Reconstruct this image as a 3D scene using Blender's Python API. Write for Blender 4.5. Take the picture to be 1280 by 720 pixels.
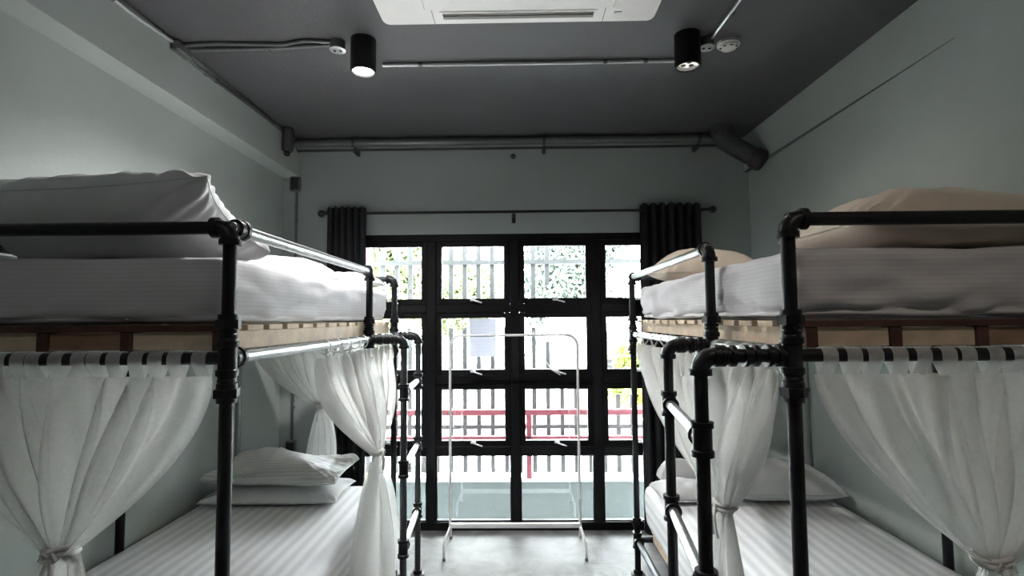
import bpy, bmesh, math, random
from mathutils import Vector, Matrix, noise
random.seed(7)
for o in list(bpy.data.objects):
    bpy.data.objects.remove(o)
scn = bpy.context.scene
COL = scn.collection
PI = math.pi

# ------------------------------------------------------------------ camera, sky, exposure
CAM_H = 1.675
def make_camera():
    f, pitch, yaw, roll = 650.0, 0.060, -0.015, -0.008
    c, s = math.cos(yaw), math.sin(yaw)
    X0 = Vector((c, -s, 0)); Y0 = Vector((s, c, 0)); Z0 = Vector((0, 0, 1))
    cp, sp = math.cos(pitch), math.sin(pitch)
    F = Y0 * cp + Z0 * sp; U = Z0 * cp - Y0 * sp
    cr, sr = math.cos(roll), math.sin(roll)
    R = X0 * cr + U * sr; U2 = U * cr - X0 * sr
    cam = bpy.data.cameras.new('camera'); o = bpy.data.objects.new('camera', cam)
    cam.sensor_fit = 'HORIZONTAL'; cam.sensor_width = 36; cam.lens = f / 1280 * 36; cam.clip_start = .02
    m = Matrix(((R.x, U2.x, -F.x, 0), (R.y, U2.y, -F.y, 0), (R.z, U2.z, -F.z, CAM_H), (0, 0, 0, 1)))
    o.matrix_world = m; COL.objects.link(o); scn.camera = o
make_camera()
world = bpy.data.worlds.new('sky'); scn.world = world; world.use_nodes = True
bg = world.node_tree.nodes['Background']
bg.inputs[0].default_value = (.93, .975, 1.0, 1); bg.inputs[1].default_value = 13.5
scn.view_settings.view_transform = 'Standard'; scn.view_settings.look = 'None'
scn.view_settings.exposure = 2.35; scn.view_settings.gamma = 1.0; scn.view_settings.use_curve_mapping = False

# ------------------------------------------------------------------ materials
MATS = {}
def new_mat(name):
    m = bpy.data.materials.new(name); m.use_nodes = True
    MATS[name] = m
    return m, m.node_tree.nodes, m.node_tree.links, m.node_tree.nodes['Principled BSDF']
def paint(name, col, rough=.6, var=.06, scale=6, bump=.0, bscale=80, metal=0, spec=.5, fine=0):
    m, n, l, p = new_mat(name)
    tc = n.new('ShaderNodeTexCoord'); nz = n.new('ShaderNodeTexNoise')
    nz.inputs['Scale'].default_value = scale; nz.inputs['Detail'].default_value = 5
    l.new(tc.outputs['Object'], nz.inputs['Vector'])
    mx = n.new('ShaderNodeMix'); mx.data_type = 'RGBA'
    a = [max(0, c * (1 - var * 2)) for c in col] + [1]; b = [min(1, c * (1 + var * 2)) for c in col] + [1]
    mx.inputs['A'].default_value = a; mx.inputs['B'].default_value = b
    l.new(nz.outputs['Fac'], mx.inputs['Factor']); l.new(mx.outputs['Result'], p.inputs['Base Color'])
    p.inputs['Roughness'].default_value = rough; p.inputs['Metallic'].default_value = metal
    p.inputs['Specular IOR Level'].default_value = spec
    if bump:
        nb = n.new('ShaderNodeTexNoise'); nb.inputs['Scale'].default_value = bscale; nb.inputs['Detail'].default_value = 4
        l.new(tc.outputs['Object'], nb.inputs['Vector'])
        bp = n.new('ShaderNodeBump'); bp.inputs['Strength'].default_value = bump; bp.inputs['Distance'].default_value = .01
        l.new(nb.outputs['Fac'], bp.inputs['Height']); l.new(bp.outputs['Normal'], p.inputs['Normal'])
    return m
paint('wall', (.45, .50, .475), .75, .05, 2.5, .12, 60)
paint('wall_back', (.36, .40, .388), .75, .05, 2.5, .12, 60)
paint('ceiling', (.10, .10, .105), .7, .06, 3, .15, 70)
paint('metal_backlit', (.013, .0135, .017), .42, .15, 30, .05, 120, .2, .35)  # same grey metal as galv, with backlit shade put into the colour
paint('galv', (.30, .32, .325), .34, .18, 45, .05, 150, .75)
paint('galv_dark', (.075, .082, .088), .36, .18, 40, .05, 150, .7)
paint('frame_black', (.005, .005, .006), .5, .1, 20, 0, 1, 0, .22)
paint('black', (.006, .006, .007), .45, .1, 20)
paint('white_metal', (.82, .83, .84), .35, .03, 20)
paint('white_plastic', (.80, .77, .745), .45, .03, 8)
paint('grey_vent', (.22, .215, .20), .6, .1, 20)
paint('conduit_grey', (.17, .178, .18), .4, .12, 30, 0, 1, .5)
paint('conduit_light', (.60, .62, .62), .3, .08, 30, 0, 1, .6)
paint('duct', (.055, .056, .060), .6, .1, 15)
paint('pine', (.62, .49, .36), .75, .2, 14, .25, 40)
paint('pine_dark', (.32, .19, .12), .8, .25, 12, .25, 40)
paint('pine_red_and_shade', (.085, .035, .026), .75, .25, 12, .2, 40)
paint('dark_fabric', (.011, .012, .015), .85, .2, 8, .3, 200)
paint('cotton', (.72, .725, .735), .9, .03, 10, .1, 400)
paint('cotton_beige_lamplit', (.80, .70, .59), .9, .06, 10, .1, 400)
paint('cord', (.66, .65, .63), .9, .06, 60)
paint('kerb', (.055, .066, .066), .9, .1, 5, .2, 60)
paint('slab', (.09, .088, .075), .9, .2, 8, .2, 60)
paint('street', (.55, .55, .54), .9, .1, 1)
paint('bar_grey', (.04, .04, .042), .6, .1, 20)
paint('rail_red', (.14, .022, .034), .6, .1, 20)
paint('house_white', (.55, .55, .54), .9, .06, 2)
paint('house_grey', (.05, .05, .052), .9, .15, 2)
paint('roof_brown', (.06, .04, .022), .9, .1, 3)
paint('roof_white', (.6, .6, .6), .9, .05, 2)
paint('bark', (.08, .06, .045), .9, .2, 9)
paint('leaf_green', (.095, .115, .05), .8, .3, 1.2)
paint('leaf_blue', (.088, .112, .092), .8, .3, 1.2)
paint('leaf_lime', (.12, .15, .02), .8, .3, 3)
paint('wire', (.03, .03, .03), .7, 0, 4)

def floor_mat():
    m, n, l, p = new_mat('floor')
    tc = n.new('ShaderNodeTexCoord'); nz = n.new('ShaderNodeTexNoise'); nz.inputs['Scale'].default_value = 5; nz.inputs['Detail'].default_value = 9; nz.inputs['Roughness'].default_value = .65
    nz.inputs['Distortion'].default_value = 1.2
    l.new(tc.outputs['Object'], nz.inputs['Vector'])
    cr = n.new('ShaderNodeValToRGB'); cr.color_ramp.elements[0].position = .36; cr.color_ramp.elements[0].color = (.105, .105, .104, 1)
    cr.color_ramp.elements[1].position = .62; cr.color_ramp.elements[1].color = (.20, .20, .198, 1)
    l.new(nz.outputs['Fac'], cr.inputs[0]); l.new(cr.outputs[0], p.inputs['Base Color'])
    p.inputs['Roughness'].default_value = .55; p.inputs['Specular IOR Level'].default_value = .3
    bp = n.new('ShaderNodeBump'); bp.inputs['Strength'].default_value = .15; bp.inputs['Distance'].default_value = .01
    l.new(nz.outputs['Fac'], bp.inputs['Height']); l.new(bp.outputs['Normal'], p.inputs['Normal'])
floor_mat()
def stripe_mat(name, period, ca, cb, soft=.35, axis='X', addz=1):
    m, n, l, p = new_mat(name)
    tc = n.new('ShaderNodeTexCoord'); sx = n.new('ShaderNodeSeparateXYZ'); l.new(tc.outputs['Object'], sx.inputs[0])
    ad = n.new('ShaderNodeMath'); ad.operation = 'ADD'; l.new(sx.outputs[axis], ad.inputs[0])
    if addz: l.new(sx.outputs['Z'], ad.inputs[1])
    else: ad.inputs[1].default_value = 0
    mu = n.new('ShaderNodeMath'); mu.operation = 'MULTIPLY'; mu.inputs[1].default_value = 2 * PI / period; l.new(ad.outputs[0], mu.inputs[0])
    si = n.new('ShaderNodeMath'); si.operation = 'SINE'; l.new(mu.outputs[0], si.inputs[0])
    mr = n.new('ShaderNodeMapRange'); mr.inputs['From Min'].default_value = -soft; mr.inputs['From Max'].default_value = soft; l.new(si.outputs[0], mr.inputs['Value'])
    mx = n.new('ShaderNodeMix'); mx.data_type = 'RGBA'; mx.inputs['A'].default_value = ca + (1,); mx.inputs['B'].default_value = cb + (1,)
    l.new(mr.outputs[0], mx.inputs['Factor']); l.new(mx.outputs['Result'], p.inputs['Base Color'])
    p.inputs['Roughness'].default_value = .85
    nb = n.new('ShaderNodeTexNoise'); nb.inputs['Scale'].default_value = 14; nb.inputs['Detail'].default_value = 4; l.new(tc.outputs['Object'], nb.inputs['Vector'])
    bp = n.new('ShaderNodeBump'); bp.inputs['Strength'].default_value = .25; bp.inputs['Distance'].default_value = .012
    l.new(nb.outputs['Fac'], bp.inputs['Height']); l.new(bp.outputs['Normal'], p.inputs['Normal'])
stripe_mat('sheet_wide', .062, (.88, .885, .90), (.73, .735, .755), .7)
stripe_mat('sheet_fine', .014, (.66, .65, .67), (.605, .59, .615), .9, 'Z', 0)
stripe_mat('pillow_stripe', .03, (.80, .805, .81), (.68, .685, .70), .6, 'Y')
def sheer_mat():
    m = bpy.data.materials.new('sheer'); m.use_nodes = True; MATS['sheer'] = m
    n = m.node_tree.nodes; l = m.node_tree.links; n.clear()
    out = n.new('ShaderNodeOutputMaterial'); d = n.new('ShaderNodeBsdfDiffuse'); t = n.new('ShaderNodeBsdfTranslucent'); tr = n.new('ShaderNodeBsdfTransparent')
    tc = n.new('ShaderNodeTexCoord'); nz = n.new('ShaderNodeTexNoise'); nz.inputs['Scale'].default_value = 90; l.new(tc.outputs['Object'], nz.inputs['Vector'])
    mr = n.new('ShaderNodeMapRange'); mr.inputs['To Min'].default_value = .60; mr.inputs['To Max'].default_value = .72; l.new(nz.outputs['Fac'], mr.inputs['Value'])
    d.inputs[0].default_value = (.90, .905, .89, 1); t.inputs[0].default_value = (.92, .925, .91, 1)
    a = n.new('ShaderNodeMixShader'); a.inputs[0].default_value = .45; l.new(d.outputs[0], a.inputs[1]); l.new(t.outputs[0], a.inputs[2])
    b = n.new('ShaderNodeMixShader'); l.new(mr.outputs[0], b.inputs[0]); l.new(tr.outputs[0], b.inputs[1]); l.new(a.outputs[0], b.inputs[2])
    l.new(b.outputs[0], out.inputs[0])
sheer_mat()
def glass_mat():
    m = bpy.data.materials.new('glass'); m.use_nodes = True; MATS['glass'] = m
    n = m.node_tree.nodes; l = m.node_tree.links; n.clear()
    out = n.new('ShaderNodeOutputMaterial'); g = n.new('ShaderNodeBsdfGlossy'); tr = n.new('ShaderNodeBsdfTransparent')
    g.inputs['Roughness'].default_value = .01; tr.inputs[0].default_value = (.94, .96, .955, 1)
    fr = n.new('ShaderNodeFresnel'); fr.inputs[0].default_value = 1.5
    mu = n.new('ShaderNodeMath'); mu.operation = 'MULTIPLY'; mu.inputs[1].default_value = 1.5; l.new(fr.outputs[0], mu.inputs[0])
    b = n.new('ShaderNodeMixShader'); l.new(mu.outputs[0], b.inputs[0]); l.new(tr.outputs[0], b.inputs[1]); l.new(g.outputs[0], b.inputs[2])
    l.new(b.outputs[0], out.inputs[0])
glass_mat()
def paper_mat():
    m = bpy.data.materials.new('paper'); m.use_nodes = True; MATS['paper'] = m
    n = m.node_tree.nodes; l = m.node_tree.links; n.clear()
    out = n.new('ShaderNodeOutputMaterial'); d = n.new('ShaderNodeBsdfDiffuse'); t = n.new('ShaderNodeBsdfTranslucent')
    d.inputs[0].default_value = (.72, .73, .80, 1); t.inputs[0].default_value = (.42, .425, .46, 1)
    m2 = n.new('ShaderNodeMixShader'); m2.inputs[0].default_value = .6; l.new(d.outputs[0], m2.inputs[1]); l.new(t.outputs[0], m2.inputs[2])
    l.new(m2.outputs[0], out.inputs[0])
paper_mat()
def emit(name, col, s):
    m, n, l, p = new_mat(name)
    p.inputs['Emission Color'].default_value = col + (1,); p.inputs['Emission Strength'].default_value = s
    p.inputs['Base Color'].default_value = (.8, .8, .8, 1)
emit('lamp_white', (1, .985, .96), 4.0)
emit('lamp_dim', (1, .93, .84), .17)

# ------------------------------------------------------------------ mesh helpers
class MB:
    def __init__(s): s.v = []; s.f = []
    def add(s, vs, fs):
        k = len(s.v); s.v += [tuple(v) for v in vs]; s.f += [tuple(i + k for i in f) for f in fs]; return s
    def box(s, x0, x1, y0, y1, z0, z1, bev=0):
        if x0 > x1: x0, x1 = x1, x0
        if bev <= 0:
            vs = [(x, y, z) for z in (z0, z1) for y in (y0, y1) for x in (x0, x1)]
            return s.add(vs, [(0, 2, 3, 1), (4, 5, 7, 6), (0, 1, 5, 4), (2, 6, 7, 3), (0, 4, 6, 2), (1, 3, 7, 5)])
        bm = bmesh.new(); bmesh.ops.create_cube(bm, size=1)
        for v in bm.verts:
            v.co = Vector(((x0 + x1) / 2 + v.co.x * (x1 - x0), (y0 + y1) / 2 + v.co.y * (y1 - y0), (z0 + z1) / 2 + v.co.z * (z1 - z0)))
        bmesh.ops.bevel(bm, geom=bm.edges[:], offset=bev, segments=1, affect='EDGES', profile=.5)
        bm.verts.index_update()
        s.add([v.co[:] for v in bm.verts], [[v.index for v in f.verts] for f in bm.faces]); bm.free(); return s
    def lathe(s, p, d, prof, seg=16, caps=True):
        """prof: list of (dist along d, radius)"""
        p = Vector(p); d = Vector(d).normalized()
        a = d.orthogonal().normalized(); b = d.cross(a)
        vs = []; fs = []
        for h, r in prof:
            for i in range(seg):
                t = 2 * PI * i / seg
                vs.append(p + d * h + (a * math.cos(t) + b * math.sin(t)) * r)
        for k in range(len(prof) - 1):
            for i in range(seg):
                j = (i + 1) % seg
                fs.append((k * seg + i, k * seg + j, (k + 1) * seg + j, (k + 1) * seg + i))
        if caps:
            fs.append(tuple(range(seg))[::-1]); fs.append(tuple((len(prof) - 1) * seg + i for i in range(seg)))
        return s.add(vs, fs)
    def cyl(s, p, q, r, seg=14):
        p = Vector(p); q = Vector(q)
        return s.lathe(p, q - p, [(0, r), ((q - p).length, r)], seg)
    def tube(s, pts, r, seg=10, closed=False):
        pts = [Vector(p) for p in pts]; n = len(pts)
        rs = r if isinstance(r, (list, tuple)) else [r] * n
        vs = []; fs = []; a = None
        for i, p in enumerate(pts):
            if closed: d = pts[(i + 1) % n] - pts[i - 1]
            else: d = pts[min(i + 1, n - 1)] - pts[max(i - 1, 0)]
            d.normalize()
            a = d.orthogonal() if a is None else a - d * a.dot(d)
            if a.length < 1e-6: a = d.orthogonal()
            a.normalize(); b = d.cross(a)
            for k in range(seg):
                t = 2 * PI * k / seg
                vs.append(p + (a * math.cos(t) + b * math.sin(t)) * rs[i])
        m = n if closed else n - 1
        for i in range(m):
            for k in range(seg):
                j = (k + 1) % seg; i2 = (i + 1) % n
                fs.append((i * seg + k, i * seg + j, i2 * seg + j, i2 * seg + k))
        if not closed:
            fs.append(tuple(range(seg))[::-1]); fs.append(tuple((n - 1) * seg + k for k in range(seg)))
        return s.add(vs, fs)
    def grid(s, rows):
        """rows: list of lists of points"""
        nr = len(rows); nc = len(rows[0])
        vs = [p for r in rows for p in r]
        fs = [(i * nc + j, i * nc + j + 1, (i + 1) * nc + j + 1, (i + 1) * nc + j) for i in range(nr - 1) for j in range(nc - 1)]
        return s.add(vs, fs)
    def mesh(s, name, mat, off=(0, 0, 0), smooth=None, merge=False):
        me = bpy.data.meshes.new(name); ox, oy, oz = off
        me.from_pydata([(x - ox, y - oy, z - oz) for x, y, z in s.v], [], s.f)
        if merge:
            bm = bmesh.new(); bm.from_mesh(me); bmesh.ops.remove_doubles(bm, verts=bm.verts[:], dist=1e-5)
            bmesh.ops.recalc_face_normals(bm, faces=bm.faces[:]); bm.to_mesh(me); bm.free()
        me.materials.append(MATS[mat]); me.update()
        if smooth is not None:
            me.polygons.foreach_set('use_smooth', [True] * len(me.polygons))
            if smooth < 170: me.set_sharp_from_angle(angle=math.radians(smooth))
        return me
def wloc(o):
    p = Vector(o.location)
    while o.parent: o = o.parent; p += Vector(o.location)
    return p
def part(name, mb, mat, parent, smooth=None, merge=False):
    """mesh built in world coordinates, made a child of parent (no rotation on parents)"""
    o = bpy.data.objects.new(name, mb.mesh(name, mat, wloc(parent), smooth, merge)); COL.objects.link(o); o.parent = parent
    return o
def inst(name, me, parent, loc):
    o = bpy.data.objects.new(name, me); COL.objects.link(o); o.parent = parent
    o.location = Vector(loc) - wloc(parent); return o
def tag(o, label, cat, group=None):
    o['label'] = label; o['category'] = cat
    if group: o['group'] = group
    return o
def empty(name, loc, label=None, cat=None, group=None):
    o = bpy.data.objects.new(name, None); o.empty_display_size = .1; o.location = loc; COL.objects.link(o)
    if label: tag(o, label, cat, group)
    return o
def thing(name, mb, mat, loc, label, cat, group=None, smooth=None, merge=False):
    o = bpy.data.objects.new(name, mb.mesh(name, mat, loc, smooth, merge)); o.location = loc; COL.objects.link(o)
    return tag(o, label, cat, group)
def struct(name, mb, mat, loc=(0, 0, 0), smooth=None):
    o = bpy.data.objects.new(name, mb.mesh(name, mat, loc, smooth)); o.location = loc; COL.objects.link(o); o['kind'] = 'structure'; return o

# ------------------------------------------------------------------ room shell
XL, XR, YB, ZC, YN = -1.956, 1.885, 4.233, 3.155, -2.2
struct('floor', MB().box(XL - .15, XR + .15, YN - .15, YB + .2, -.15, 0), 'floor')
struct('ceiling', MB().box(XL - .15, XR + .15, YN - .15, YB + .2, ZC, ZC + .15), 'ceiling')
struct('wall_left', MB().box(XL - .15, XL, YN, YB, 0, ZC), 'wall')
struct('wall_right', MB().box(XR, XR + .15, YN, YB, 0, ZC), 'wall')
struct('wall_front', MB().box(XL - .15, XR + .15, YN - .15, YN, 0, ZC), 'ceiling')
WX0, WX1, WZ1 = -1.445, 1.34, 2.376
w = MB(); w.box(XL - .15, WX0, YB, YB + .2, 0, ZC); w.box(WX1, XR + .15, YB, YB + .2, 0, ZC); w.box(WX0, WX1, YB, YB + .2, WZ1, ZC)
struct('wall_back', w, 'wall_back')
# beam along the top of the left wall and shallow band on the right wall (fades out towards the door)
struct('trim_1', MB().box(XL, -1.814, YN, YB, 2.862, ZC), 'wall')
b = MB(); zb = 2.871
b.add([(XR, 2.25, zb), (XR, 2.25, ZC), (1.85, YB, zb), (1.85, YB, ZC), (XR, YB, zb), (XR, YB, ZC)], [(0, 2, 3, 1), (0, 4, 2), (1, 3, 5), (2, 4, 5, 3), (0, 1, 5, 4)])
struct('trim_2', b, 'wall')
# dark strip coloured in as the shadow line under the band, thinning towards the door
paint('shadow_line', (.13, .145, .14), .9, .1, 20)
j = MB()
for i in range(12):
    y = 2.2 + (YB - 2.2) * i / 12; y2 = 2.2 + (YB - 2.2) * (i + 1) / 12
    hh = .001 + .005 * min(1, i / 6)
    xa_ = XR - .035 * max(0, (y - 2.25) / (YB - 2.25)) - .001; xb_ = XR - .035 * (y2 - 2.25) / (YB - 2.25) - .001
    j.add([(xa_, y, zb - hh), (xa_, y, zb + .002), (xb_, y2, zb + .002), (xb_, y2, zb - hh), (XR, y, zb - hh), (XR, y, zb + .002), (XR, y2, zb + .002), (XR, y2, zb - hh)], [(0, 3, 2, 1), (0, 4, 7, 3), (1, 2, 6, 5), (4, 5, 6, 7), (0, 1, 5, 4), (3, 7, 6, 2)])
struct('band_shadow_strip', j, 'shadow_line')

# ------------------------------------------------------------------ window
def window():
    y0, y1 = YB + .004, YB + .075
    win = empty('window_1', (-.05, YB, 0)); win['kind'] = 'structure'
    xs = [-1.405, -.725, -.044, .622, 1.297]; zs = [0, .620, 1.188, 1.766, WZ1]
    fr = MB(); fr.box(WX0, xs[0] + .038, y0, y1, 0, WZ1); fr.box(xs[-1] - .038, WX1, y0, y1, 0, WZ1); fr.box(xs[0] + .038, xs[-1] - .038, y0, y1, WZ1 - .056, WZ1); fr.box(xs[0] + .038, xs[-1] - .038, y0, y1, 0, .064)
    part('outer_frame', fr, 'frame_black', win)
    for x in xs[1:-1]: part('mullion', MB().box(x - .038, x + .038, y0, y1, .064, WZ1 - .056, .004), 'frame_black', win)
    for z in zs[1:-1]:
        for i in range(4): part('transom', MB().box(xs[i] + .038, xs[i + 1] - .038, y0 + .004, y1, z - .036, z + .036, .004), 'frame_black', win)
    for i in range(4):
        for k in range(4):
            xa, xb = xs[i] + .038, xs[i + 1] - .038
            za = .064 if k == 0 else zs[k] + .036; zb_ = WZ1 - .056 if k == 3 else zs[k + 1] - .036
            if k == 0:
                bead = MB(); t = .008
                bead.box(xa, xa + t, y0 + .02, y1 - .01, za, zb_); bead.box(xb - t, xb, y0 + .02, y1 - .01, za, zb_); bead.box(xa + t, xb - t, y0 + .02, y1 - .01, za, za + t); bead.box(xa + t, xb - t, y0 + .02, y1 - .01, zb_ - t, zb_)
                s = part('glazing_bead', bead, 'frame_black', win)
                part('pane', MB().box(xa + t, xb - t, y0 + .04, y0 + .046, za + t, zb_ - t), 'glass', s)
            else:
                t = .044; sb = MB()
                sb.box(xa, xa + t, y0 + .014, y1 - .006, za, zb_, .003); sb.box(xb - t, xb, y0 + .014, y1 - .006, za, zb_, .003)
                sb.box(xa + t, xb - t, y0 + .014, y1 - .006, za, za + t, .003); sb.box(xa + t, xb - t, y0 + .014, y1 - .006, zb_ - t, zb_, .003)
                s = part('sash', sb, 'frame_black', win)
                part('pane', MB().box(xa + t, xb - t, y0 + .04, y0 + .046, za + t, zb_ - t), 'glass', s)
                cx = (xa + xb) / 2
                hm = MB().box(cx - .022, cx + .022, y0 - .008, y0 + .016, za + t - .022, za + t - .004, .004)
                hm.tube([(cx, y0 - .012, za + t - .014), (cx + .05, y0 - .022, za + t - .028), (cx + .075, y0 - .022, za + t - .036)], .006, 8)
                part('latch', hm, 'white_metal', s)
    # open stay arm on one sash
    part('stay_arm', MB().tube([(.14, YB - .006, 1.44), (.245, YB - .008, 1.27), (.32, YB - .01, 1.225)], .005, 8), 'white_metal', win)
window()
pp = MB()
pp.box(-.415, -.198, YB + .024, YB + .0265, 1.372, 1.682)
o = thing('paper_notice', pp, 'paper', (-.307, YB + .025, 1.372), 'sheet of white paper taped to the window glass', 'paper')
ln = MB()
for k in range(9): ln.box(-.39, -.39 + random.uniform(.10, .17), YB + .0225, YB + .0238, 1.65 - k * .03, 1.653 - k * .03)
paint('ink', (.45, .46, .52), .9, 0, 3); part('printed_lines', ln, 'ink', o)

# ------------------------------------------------------------------ outside: balcony, street
struct('balcony_floor', MB().box(-3.2, 3.2, YB + .2, 5.13, -.32, -.22), 'slab')
struct('balcony_kerb', MB().box(-3.2, 3.2, 5.0, 5.13, -.22, .145), 'kerb')
g = MB().box(-60, 60, 5.4, 120, -3.6, -3.5); struct('street_ground', g, 'street')
def grille():
    yb = 5.06
    f1 = empty('bar_fence', (0, yb, .145), 'grey steel bar fence standing on the balcony kerb', 'fence')
    for s in (-2.9, 2.9): part('end_post', MB().box(s - .03, s + .03, yb - .03, yb + .03, .145, 1.55), 'bar_grey', f1)
    part('fence_rail', MB().box(-2.87, 2.87, yb - .022, yb + .014, .629, .667), 'bar_grey', f1)
    for i in range(-16, 25):
        x = -.67 + i * .1335
        zt = 1.595 if x < .2 else (1.46 if x < .3 else (1.10 if x < .9 else .95))
        part('bar', MB().box(x - .021, x + .021, yb - .008, yb + .014, .215, zt), 'bar_grey', f1)
    f2 = empty('overhead_grille', (0, yb, 1.75), 'row of grey bars on a rail above the bar fence', 'grille')
    part('grille_rail', MB().box(-2.9, 2.9, yb - .024, yb + .014, 2.208, 2.251), 'bar_grey', f2)
    for s in (-2.9, 2.9): part('end_post', MB().box(s - .03, s + .03, yb - .03, yb + .03, 1.55, 2.62), 'bar_grey', f2)
    for i in range(-16, 8):
        x = -.67 + i * .1335
        part('bar', MB().box(x - .022, x + .022, yb - .008, yb + .014, 2.0 if x > .2 else 1.78, 2.62), 'bar_grey', f2)
    yr = 4.91
    r = empty('red_railing', (0, yr, .145), 'red painted steel railing in front of the balcony bars', 'railing')
    part('top_rail', MB().box(-3.1, 3.1, yr - .02, yr + .02, .783, .835, .004), 'rail_red', r)
    part('lower_rail', MB().box(-3.1, 3.1, yr - .02, yr + .02, .548, .592, .004), 'rail_red', r)
    for x in (-2.3, .074, 2.4): part('post', MB().box(x - .026, x + .026, yr - .02, yr + .02, .205 if abs(x) < 1 else -.22, .783, .004), 'rail_red', r)
    thing('red_sign_board', MB().box(-1.80, -1.453, 5.0745, 5.11, 2.256, 2.62, .004), 'rail_red', (-1.6, 5.09, 2.205), 'red board fixed behind the overhead grille', 'sign')
grille()
def leaf_cloud(cx, cy, cz, rx, ry, rz, n, size, seed):
    rnd = random.Random(seed); mb = MB(); vs = []; fs = []
    lobes = [(rnd.uniform(-.55, .55), rnd.uniform(-.5, .5), rnd.uniform(-.5, .55), rnd.uniform(.35, .6)) for _ in range(9)]
    for i in range(n):
        lx, ly, lz, lr = rnd.choice(lobes)
        d = Vector((rnd.gauss(0, 1), rnd.gauss(0, 1), rnd.gauss(0, 1))).normalized() * (rnd.random() ** .35) * lr
        p = Vector((cx + (lx + d.x) * rx, cy + (ly + d.y) * ry, cz + (lz + d.z) * rz))
        a = Vector((rnd.gauss(0, 1), rnd.gauss(0, 1), rnd.gauss(0, 1))).normalized(); b_ = a.orthogonal().normalized()
        s = size * rnd.uniform(.6, 1.3); k = len(vs)
        vs += [p - a * s, p + b_ * s * .45, p + a * s, p - b_ * s * .45]; fs.append((k, k + 1, k + 2, k + 3))
    return mb.add(vs, fs)
def tree(name, label, x, y, zg, cz, rx, ry, rz, n, size, mat, seed):
    t = empty(name, (x, y, zg), label, 'tree')
    tr = MB().tube([(x, y, zg), (x + .1, y, (zg + cz) / 2), (x - .05, y, cz)], [.2, .15, .07], 8)
    rnd = random.Random(seed)
    for k in range(5):
        a = rnd.uniform(0, 2 * PI); tr.tube([(x, y, cz - rz * .5), (x + math.cos(a) * rx * .5, y + math.sin(a) * ry * .5, cz + rz * .2)], [.07, .03], 6)
    part('trunk', tr, 'bark', t, 60)
    part('foliage', leaf_cloud(x, y, cz, rx, ry, rz, n, size, seed), mat, t)
G = -3.5
tree('street_tree', 'yellow green leafy tree beyond the overhead grille', -4.6, 15, G, 3.0, 3.4, 2.2, 2.6, 16000, .15, 'leaf_green', 3)
tree('street_tree', 'blue green tree rising behind the white building', 2.7, 24, G, 3.8, 3.0, 2.2, 3.2, 16000, .17, 'leaf_blue', 5)
tree('street_tree', 'light green tree behind the brown roofed house', -2.2, 20, G, 3.1, 2.4, 2.2, 2.5, 14000, .15, 'leaf_green', 8)
tree('street_tree', 'tall blue green tree beside the white canopy building', 8.4, 24, G, 3.9, 2.3, 2.2, 3.2, 10000, .17, 'leaf_blue', 11)
tree('lime_bush', 'bright lime green bush in front of the grey facade', 2.65, 11, G, .55, .95, .8, .85, 2600, .11, 'leaf_lime', 13)
def buildings():
    h = empty('grey_house', (2.7, 15.5, G), 'grey fronted house under a white canopy roof', 'building')
    part('wall', MB().box(1.6, 6.0, 14, 18, G, 1.35), 'house_grey', h)
    part('canopy', MB().box(1.0, 6.4, 13.2, 18.2, 1.35, 1.85), 'roof_white', h)
    for k in range(4): part('window', MB().box(1.9 + k * 1.0, 2.45 + k * 1.0, 13.95, 14.0, -.4, .7), 'frame_black', h)
    h = empty('white_house', (-.5, 12, G), 'low white house with a small brown gable roof', 'building')
    part('wall', MB().box(-.66, .06, 11.2, 12.4, G, 2.1), 'house_white', h)
    part('side_wing', MB().box(-2.0, -.66, 11.4, 12.4, G, 1.25), 'house_white', h)
    r = MB(); r.add([(-.74, 11, 2.05), (.12, 11, 2.05), (-.31, 11, 2.35), (-.74, 12.5, 2.05), (.12, 12.5, 2.05), (-.31, 12.5, 2.35)], [(0, 1, 2), (3, 5, 4), (0, 3, 4, 1), (1, 4, 5, 2), (0, 2, 5, 3)])
    part('roof', r, 'roof_brown', h)
    for k in range(2): part('window', MB().box(-1.8 + k * .6, -1.45 + k * .6, 11.36, 11.4, .1, .7), 'house_grey', h)
buildings()
def wires():
    for x, lab in ((-6, 'concrete pole carrying cables on the bushy tree side'), (6, 'concrete pole carrying cables on the canopy house side')):
        p = empty('utility_pole', (x, 8.3, G), lab, 'pole')
        part('shaft', MB().lathe((x, 8.3, G), (0, 0, 1), [(0, .14), (8.2, .09)], 12), 'kerb', p, 60)
        part('cross_arm', MB().box(x - .04, x + .04, 7.8, 8.8, 4.3, 4.4), 'kerb', p)
    labs = ('upper cable above the two slack cables', 'cable strung just under the upper cable', 'slack cable behind the red railing top rail', 'lowest slack cable behind the red railing')
    for k, (za, zb_) in enumerate(((1.62, 1.34), (1.35, 1.12), (.9, .55), (.42, .05))):
        pts = [(-6 + 12 * i / 14, 8.0 + .2 * k, za + (zb_ - za) * i / 14 - .12 * math.sin(PI * i / 14)) for i in range(15)]
        pts[0] = (-5.885, 8.3, za); pts[-1] = (5.885, 8.3, zb_)
        thing('overhead_wire', MB().tube(pts, .007, 5), 'wire', (0, 8.0 + .2 * k, 1), 'thin black ' + labs[k], 'wire', 'cables across the street', 60)
    pts = [(6, 8.6, 4.3), (3, 8.6, 3.95), (.75, 8.6, 3.9), (.62, 8.6, 3.6), (.48, 8.6, 2.6), (.30, 8.6, 1.6), (.25, 8.6, 1.2)]
    thing('overhead_wire', MB().tube(pts, .007, 5), 'wire', (.4, 8.6, 1.2), 'thin black cable hanging steeply past the trees', 'wire', None, 60)
wires()

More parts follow.
